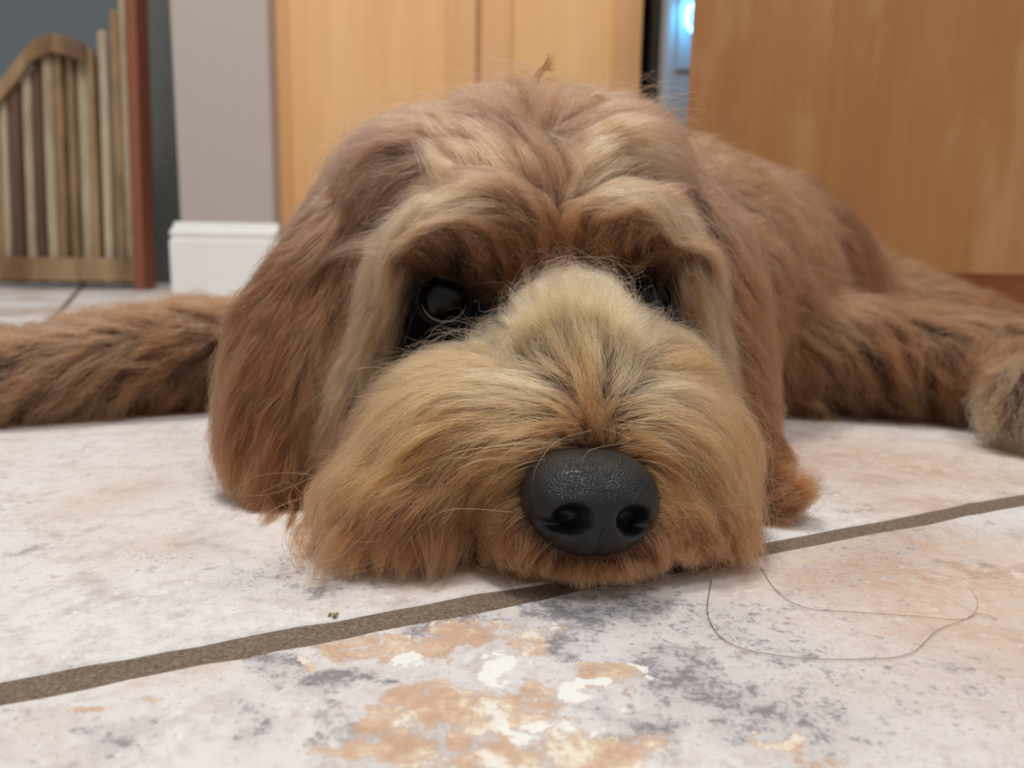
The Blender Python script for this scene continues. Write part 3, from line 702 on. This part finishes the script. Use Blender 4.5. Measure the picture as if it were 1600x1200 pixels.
fringe = [(625 + random.uniform(-12, 12), 385 + 8 * i, 600 - 3 * i + random.uniform(-6, 8), 500 + 10 * i, 0.002) for i in range(14)] + \
         [(585 - 4 * i, 520 + 14 * i, 548 - 4 * i + random.uniform(-8, 8), 640 + 9 * i, 0.0) for i in range(10)] + \
         [(1072 + random.uniform(-6, 8), 375 + 9 * i, 1090 + 3 * i + random.uniform(-6, 6), 490 + 12 * i, 0.002) for i in range(12)] + \
         [(1108 + 2 * i, 540 + 8 * i, 1128 + 3 * i + random.uniform(-6, 6), 640 + 6 * i, 0.0) for i in range(8)]
crown = [(random.uniform(700, 860), random.uniform(230, 310), 0, 0, 0) for i in range(26)]
crown = [(a, b, a - random.uniform(40, 100), b - random.uniform(40, 90), 0.012) for a, b, *_ in crown] + \
        [(a, b, a + random.uniform(50, 120), b - random.uniform(10, 70), 0.010) for a, b in [(random.uniform(870, 980), random.uniform(225, 300)) for _ in range(26)]]
temple = [(a, b, a - random.uniform(40, 90), b + random.uniform(40, 120), 0.004) for a, b in [(random.uniform(560, 660), random.uniform(235, 340)) for _ in range(26)]] + \
         [(a, b, a + random.uniform(30, 80), b + random.uniform(10, 90), 0.006) for a, b in [(random.uniform(960, 1040), random.uniform(215, 300)) for _ in range(20)]]
chin = [(x + random.uniform(-3, 3), 880 + random.uniform(-8, 8), x + (x - 925) * 0.12 + random.uniform(-6, 6), 916 - abs(x - 930) * 0.10 + random.uniform(-8, 6), -0.003) for x in range(815, 1050, 7)]
extra = {m_: [], h_: []}
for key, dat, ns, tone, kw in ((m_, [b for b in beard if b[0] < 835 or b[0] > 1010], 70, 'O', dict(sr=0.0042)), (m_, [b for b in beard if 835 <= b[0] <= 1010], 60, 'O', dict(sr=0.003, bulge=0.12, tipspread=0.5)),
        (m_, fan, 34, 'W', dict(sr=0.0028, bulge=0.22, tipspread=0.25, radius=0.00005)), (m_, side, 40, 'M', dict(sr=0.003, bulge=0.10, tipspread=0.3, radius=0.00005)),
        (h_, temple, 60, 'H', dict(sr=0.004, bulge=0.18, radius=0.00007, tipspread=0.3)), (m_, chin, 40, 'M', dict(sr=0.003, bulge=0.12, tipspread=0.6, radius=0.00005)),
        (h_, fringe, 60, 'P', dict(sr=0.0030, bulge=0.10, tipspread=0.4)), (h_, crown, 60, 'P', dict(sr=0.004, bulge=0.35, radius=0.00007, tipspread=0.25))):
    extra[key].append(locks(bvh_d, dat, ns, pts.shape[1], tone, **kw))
for key in (m_, h_):
    for (a_, c_, r_) in extra[key]:
        pts = np.concatenate([pts, a_]); col = np.concatenate([col, c_]); rad = np.concatenate([rad, r_]); reg = np.concatenate([reg, np.full(len(a_), fld.rn.index(key))])
for name in (m_, h_):
    k = reg == fld.rn.index(name)
    if name == h_: k |= reg == fld.rn.index(b_)
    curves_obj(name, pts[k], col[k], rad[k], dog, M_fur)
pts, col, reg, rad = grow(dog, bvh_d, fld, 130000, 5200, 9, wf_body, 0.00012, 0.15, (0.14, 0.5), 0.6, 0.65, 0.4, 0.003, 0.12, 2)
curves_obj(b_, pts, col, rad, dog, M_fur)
for ob, gd, n in ((earL, G_el, 50000), (earR, G_er, 26000)):
    bv = bvh_of(ob); fe = Field(bv, gd)
    pts, col, reg, rad = grow(ob, bv, fe, n, n // 22, 11, lambda c, q: np.where(c[:, 2] < 0.003, 0.0, 1.0), 0.00007, 0.35, (0.08, 0.30), 0.30, 0.7, 0.5, 0.002, 0.15, 3)
    el = ([(400, 700, 348, 748, 0), (395, 650, 345, 692, 0), (405, 730, 352, 778, 0), (430, 770, 385, 800, 0), (440, 780, 408, 822, 0), (460, 780, 446, 828, 0), (480, 770, 478, 825, 0),
           (385, 620, 340, 655, 0), (390, 680, 338, 706, .004), (385, 650, 336, 672, .004), (400, 720, 344, 736, .003), (410, 745, 352, 764, .003), (415, 760, 368, 790, .002), (500, 640, 470, 760, -.004), (460, 600, 430, 720, -.004), (430, 540, 392, 660, -.004), (520, 560, 500, 690, -.004)] if ob is earL else
          [(1195, 770, 1288, 742, -.002), (1210, 765, 1280, 728, 0), (1205, 790, 1290, 768, -.004), (1215, 795, 1262, 808, -.004), (1200, 755, 1245, 722, 0), (1215, 780, 1292, 755, -.006), (1160, 650, 1195, 690, 0), (1150, 640, 1180, 690, 0), (1200, 800, 1240, 822, -.004)])
    ea, ec, er = locks(bv, el, 90, pts.shape[1], 'E' if ob is earL else 'R', sr=0.004, bulge=0.12, tipspread=0.35)
    pts = np.concatenate([pts, ea]); col = np.concatenate([col, ec]); rad = np.concatenate([rad, er])
    curves_obj('ear_fur', pts, col, rad, ob, M_fur)

# --- eyes
M_eye, nt, bs = new_mat('dark_eye')
tc = N(nt, 'ShaderNodeTexCoord'); 
L(nt, ramp(nt, tex_noise(nt, tc.outputs['Object'], 300, 3), [(0.4, srgb(8, 7, 7)), (0.7, srgb(18, 13, 11))]), bs.inputs['Base Color'])
bs.inputs['Roughness'].default_value = 0.16; bs.inputs['IOR'].default_value = 1.3
M_rim = plain('eye_white', srgb(120, 110, 108), 0.2)
for k, e in enumerate(EYES):
    bm = bmesh.new(); bmesh.ops.create_uvsphere(bm, u_segments=40, v_segments=24, radius=0.0122)
    o = bm_obj('eye', bm, M_eye, dog, True); o.location = e
    # lids: a dark collar of skin around the eyeball
    bm = bmesh.new()
    n1, n2 = 40, 10; dirn = (CAM - e).normalized(); q = dirn.to_track_quat('Z', 'Y')
    V = [[None] * n2 for _ in range(n1)]
    for i in range(n1):
        a = 2 * math.pi * i / n1
        for j in range(n2):
            b = 2 * math.pi * j / n2
            R0 = 0.0114; r0 = 0.0013
            v = Vector(((R0 + r0 * math.cos(b)) * math.cos(a) * 1.02, (R0 * 0.92 + r0 * math.cos(b)) * math.sin(a), 0.0046 + r0 * math.sin(b)))
            V[i][j] = bm.verts.new(q @ v)
    for i in range(n1):
        for j in range(n2):
            bm.faces.new((V[i][j], V[(i + 1) % n1][j], V[(i + 1) % n1][(j + 1) % n2], V[i][(j + 1) % n2]))
    o = bm_obj('eyelid', bm, M_dark_skin, dog, True); o.location = e
    bm = bmesh.new(); ring = []
    for i in range(15):
        a = math.radians(195 + 150 * i / 14); t = 0.00055 * math.sin(math.pi * (i + .6) / 15.2)
        c_ = Vector((0.0098 * math.cos(a), 0.0094 * math.sin(a), 0.0074)); o1 = Vector((math.cos(a), math.sin(a), 0))
        ring.append([bm.verts.new(q @ (c_ + o1 * t * math.cos(b) + Vector((0, 0, t * math.sin(b) + .0003)))) for b in (0, 1.05, 2.09, 3.14, 4.19, 5.24)])
    for i in range(14):
        for j in range(6): bm.faces.new((ring[i][j], ring[i + 1][j], ring[i + 1][(j + 1) % 6], ring[i][(j + 1) % 6]))
    o = bm_obj('eye_white', bm, M_rim, dog, True); o.location = e; o['label'] = 'thin grey crescent of eye white'

# --- nose
M_nose, nt, bs = new_mat('nose_leather')
tc = N(nt, 'ShaderNodeTexCoord')
vo = N(nt, 'ShaderNodeTexVoronoi'); vo.inputs['Scale'].default_value = 1500; L(nt, tc.outputs['Object'], vo.inputs['Vector'])
n1 = tex_noise(nt, tc.outputs['Object'], 220, 4)
L(nt, ramp(nt, n1, [(0.35, srgb(18, 18, 20)), (0.7, srgb(32, 32, 35))]), bs.inputs['Base Color'])
bs.inputs['Roughness'].default_value = 0.36; bs.inputs['Specular IOR Level'].default_value = 0.32
sx = N(nt, 'ShaderNodeSeparateXYZ'); L(nt, tc.outputs['Object'], sx.inputs[0])
msk = ramp(nt, math_n(nt, 'ADD', math_n(nt, 'MULTIPLY', sx.outputs[2], 60), 0.45), [(0.2, G(0.12)), (0.7, G(1))])
hgt = math_n(nt, 'MULTIPLY', ramp(nt, vo.outputs['Distance'], [(0.1, G(1)), (0.7, G(0))]), msk)
bump(nt, bs, hgt, 0.7, 0.0003)
def nose_mesh():
    nu, nv = 150, 110; a, b, c = 0.0222, 0.0178, 0.021
    V, Fc = [], []
    for j in range(nv + 1):
        th = math.pi * j / nv
        for i in range(nu):
            ph = 2 * math.pi * i / nu
            sx_, cx_ = math.sin(th), math.cos(th)
            # pole along the front axis; u right, v up, w front
            u = sx_ * math.cos(ph); v = sx_ * math.sin(ph); wv = cx_
            e = 0.80
            U = a * math.copysign(abs(u) ** e, u); Vv = b * math.copysign(abs(v) ** e, v); W = c * math.copysign(abs(wv) ** 0.8, wv)
            # narrower at the bottom, broad dome above, flat front below
            k = 1 - 0.34 * max(0, -Vv / b) ** 1.5
            U *= k
            W -= 0.0050 * max(0, -Vv / b) ** 1.6
            W -= 0.0045 * max(0, (Vv / b - 0.25)) ** 1.4
            # nostrils
            for s in (-1, 1):
                du = (U * s - 0.0096) / 0.0048; dv = (Vv + 0.0022) / 0.0039
                q_ = du * du + dv * dv
                if wv > -0.2: W -= 0.0105 * math.exp(-q_ ** 2 * 0.8)
                # slit sweeping outwards and down
                du2 = (U * s - 0.0145) / 0.0050; dv2 = (Vv + 0.0052 + (U * s - 0.0145) * -0.15) / 0.0017
                if wv > -0.3:
                    dp = 0.0045 * math.exp(-(du2 * du2 + dv2 * dv2)); W -= dp; U -= s * dp * 0.5
                # wing roll above the nostril
                du3 = (U * s - 0.0125) / 0.006; dv3 = (Vv - 0.0028) / 0.0026
                if wv > 0: W += 0.0010 * math.exp(-(du3 * du3 + dv3 * dv3))
            # philtrum
            if wv > 0 and Vv < -0.003:
                W -= 0.0014 * math.exp(-(U / 0.0007) ** 2) * min(1, (-Vv - 0.003) / 0.003)
            if wv > 0: W -= 0.0005 * math.exp(-(U / 0.003) ** 2)
            V.append((U, -W, Vv))
    for j in range(nv):
        for i in range(nu):
            Fc.append([j * nu + i, j * nu + (i + 1) % nu, (j + 1) * nu + (i + 1) % nu, (j + 1) * nu + i])
    return V, Fc
V, Fc = nose_mesh()
nose = mesh_obj('nose', V, Fc, M_nose, dog, True); nose['label'] = 'black leathery nose'
nose.location = NOSE_C; nose.rotation_euler = (math.radians(-9), math.radians(3), math.radians(9))
# dark lips below
bm = Acc()
ell(bm, P(780, 905, .282), (0.011, 0.008, 0.0035), 0.2); ell(bm, P(725, 905, .29), (0.008, 0.007, 0.003))
o = remeshed(bm, 'lip', M_dark_skin, 0.001, 2); o.parent = dog; o['label'] = 'black lip edge'

# --- whiskers and stray long hairs
def strands(name, lists, radius, parent, tone, n=26):
    P_, C_, R_ = [], [], []
    for ctrl in lists:
        c = [Vector(q) for q in ctrl]; m = len(c) - 1; out = []
        for i in range(n):
            t = i / (n - 1) * m; k = min(int(t), m - 1); f = t - k
            p0, p1, p2, p3 = c[max(k - 1, 0)], c[k], c[k + 1], c[min(k + 2, m)]
            out.append(0.5 * ((2 * p1) + (p2 - p0) * f + (2 * p0 - 5 * p1 + 4 * p2 - p3) * f * f + (3 * p1 - p0 - 3 * p2 + p3) * f ** 3))
        P_.append(out); C_.append(tone); R_.append(radius)
    return curves_obj(name, np.array([[list(v) for v in s] for s in P_]), np.array(C_), np.array(R_), parent, M_fur)
wl = [[P(925,672,.252),P(870,690,.243),P(838,730,.236),P(830,770,.238)],
      [P(940,668,.252),P(985,688,.240),P(920,705,.232),P(905,748,.229)],
      [P(870,668,.255),P(800,700,.246),P(775,745,.243),P(805,792,.242)],
      [P(860,690,.255),P(720,705,.252),P(670,740,.254),P(662,775,.256)],
      [P(850,690,.255),P(760,700,.25),P(720,740,.25),P(700,752,.25)],
      [P(960,655,.26),P(1050,670,.25),P(1095,710,.25),P(1105,750,.252)],
      [P(800,800,.25),P(690,800,.25),P(620,870,.25),P(612,915,.252)],
      [P(700,760,.255),P(670,820,.252),P(664,880,.25),P(678,925,.25)],
      [P(640,720,.27),P(520,735,.29),P(430,770,.30),P(372,775,.31)],
      [P(620,760,.27),P(520,765,.28),P(440,790,.29),P(400,815,.30)],
      [P(600,780,.27),P(500,795,.28),P(430,815,.29),P(405,835,.30)],
      [P(560,760,.28),P(470,740,.30),P(400,745,.31),P(350,780,.32)],
      [P(1120,860,.27),P(1112,890,.265),P(1116,920,.262),P(1098,935,.262)],
      [P(1150,840,.28),P(1180,880,.275),P(1165,905,.27),P(1160,925,.27)]]
for i in range(22):                                               # long curling hairs beside the nose
    x0, y0 = random.uniform(800, 880), random.uniform(655, 720); l = random.uniform(70, 150); dz = random.uniform(.244, .252)
    wl.append([P(x0 + 30, y0, .258), P(x0 - l * .4, y0 + random.uniform(0, 15), dz), P(x0 - l * .8, y0 + l * random.uniform(.2, .4), dz), P(x0 - l * .95, y0 + l * random.uniform(.6, .8), dz + .004)])
    x0, y0 = random.uniform(985, 1040), random.uniform(660, 720); l = random.uniform(60, 120)
    if i % 2: wl.append([P(x0 - 20, y0, .258), P(x0 + l * .4, y0 + random.uniform(0, 15), dz), P(x0 + l * .8, y0 + l * random.uniform(.3, .5), dz), P(x0 + l * .9, y0 + l * random.uniform(.7, .9), dz + .004)])
strands('whiskers', wl, 0.00009, dog, TONE['T'])
tuft = [[P(815 + random.uniform(-8, 12), 185, .400), P(826 + random.uniform(-6, 10), 150, .397), P(842 + random.uniform(-4, 9), 112, .394), P(866 + random.uniform(-10, 6), 80 + random.uniform(0, 36), .392)] for i in range(70)] + \
       [[P(840 + random.uniform(-8, 12), 190, .400), P(880 + random.uniform(-8, 10), 160, .395), P(920 + random.uniform(-8, 9), 148, .39), P(948 + random.uniform(-16, 8), 152 + random.uniform(-6, 10), .385)] for i in range(60)]
strands('head_tuft', tuft, 0.0002, dog, TONE['R'])

# --- loose hairs lying on the tiles
def fl(*pp): return [F(x, y, 0.0006) for x, y in pp]
o = strands('loose_hair', [fl((1112, 905), (1106, 960), (1140, 1005), (1230, 1026), (1340, 1030), (1420, 1022), (1465, 985), (1520, 960), (1524, 930), (1490, 897))], 0.00012, None, (0.03, 0.018, 0.012), 90)
tag(o, 'long dark loose hair curving in a wide loop on the front tile', 'hair')
o = strands('loose_hair', [fl((1188, 885), (1215, 925), (1260, 950), (1330, 956), (1420, 962), (1500, 968), (1530, 958), (1558, 968), (1530, 960), (1480, 935), (1432, 918))], 0.00010, None, (0.05, 0.028, 0.016), 90)
tag(o, 'thinner brown loose hair running straight across the larger loop on the front tile', 'hair')
# --- crumb by the joint
bm = bmesh.new(); cp = F(520, 964)
for i in range(9):
    bmesh.ops.create_icosphere(bm, subdivisions=1, radius=random.uniform(0.0003, 0.0007),
        matrix=Matrix.Translation((random.uniform(-0.0012, 0.0016), random.uniform(-0.001, 0.001), random.uniform(0.0003, 0.001))))
o = bm_obj('crumb', bm, plain('crumb_yellow', srgb(150, 130, 80), 0.9), None); o.location = cp
tag(o, 'tiny yellowish crumb beside the dark grout joint', 'crumb')
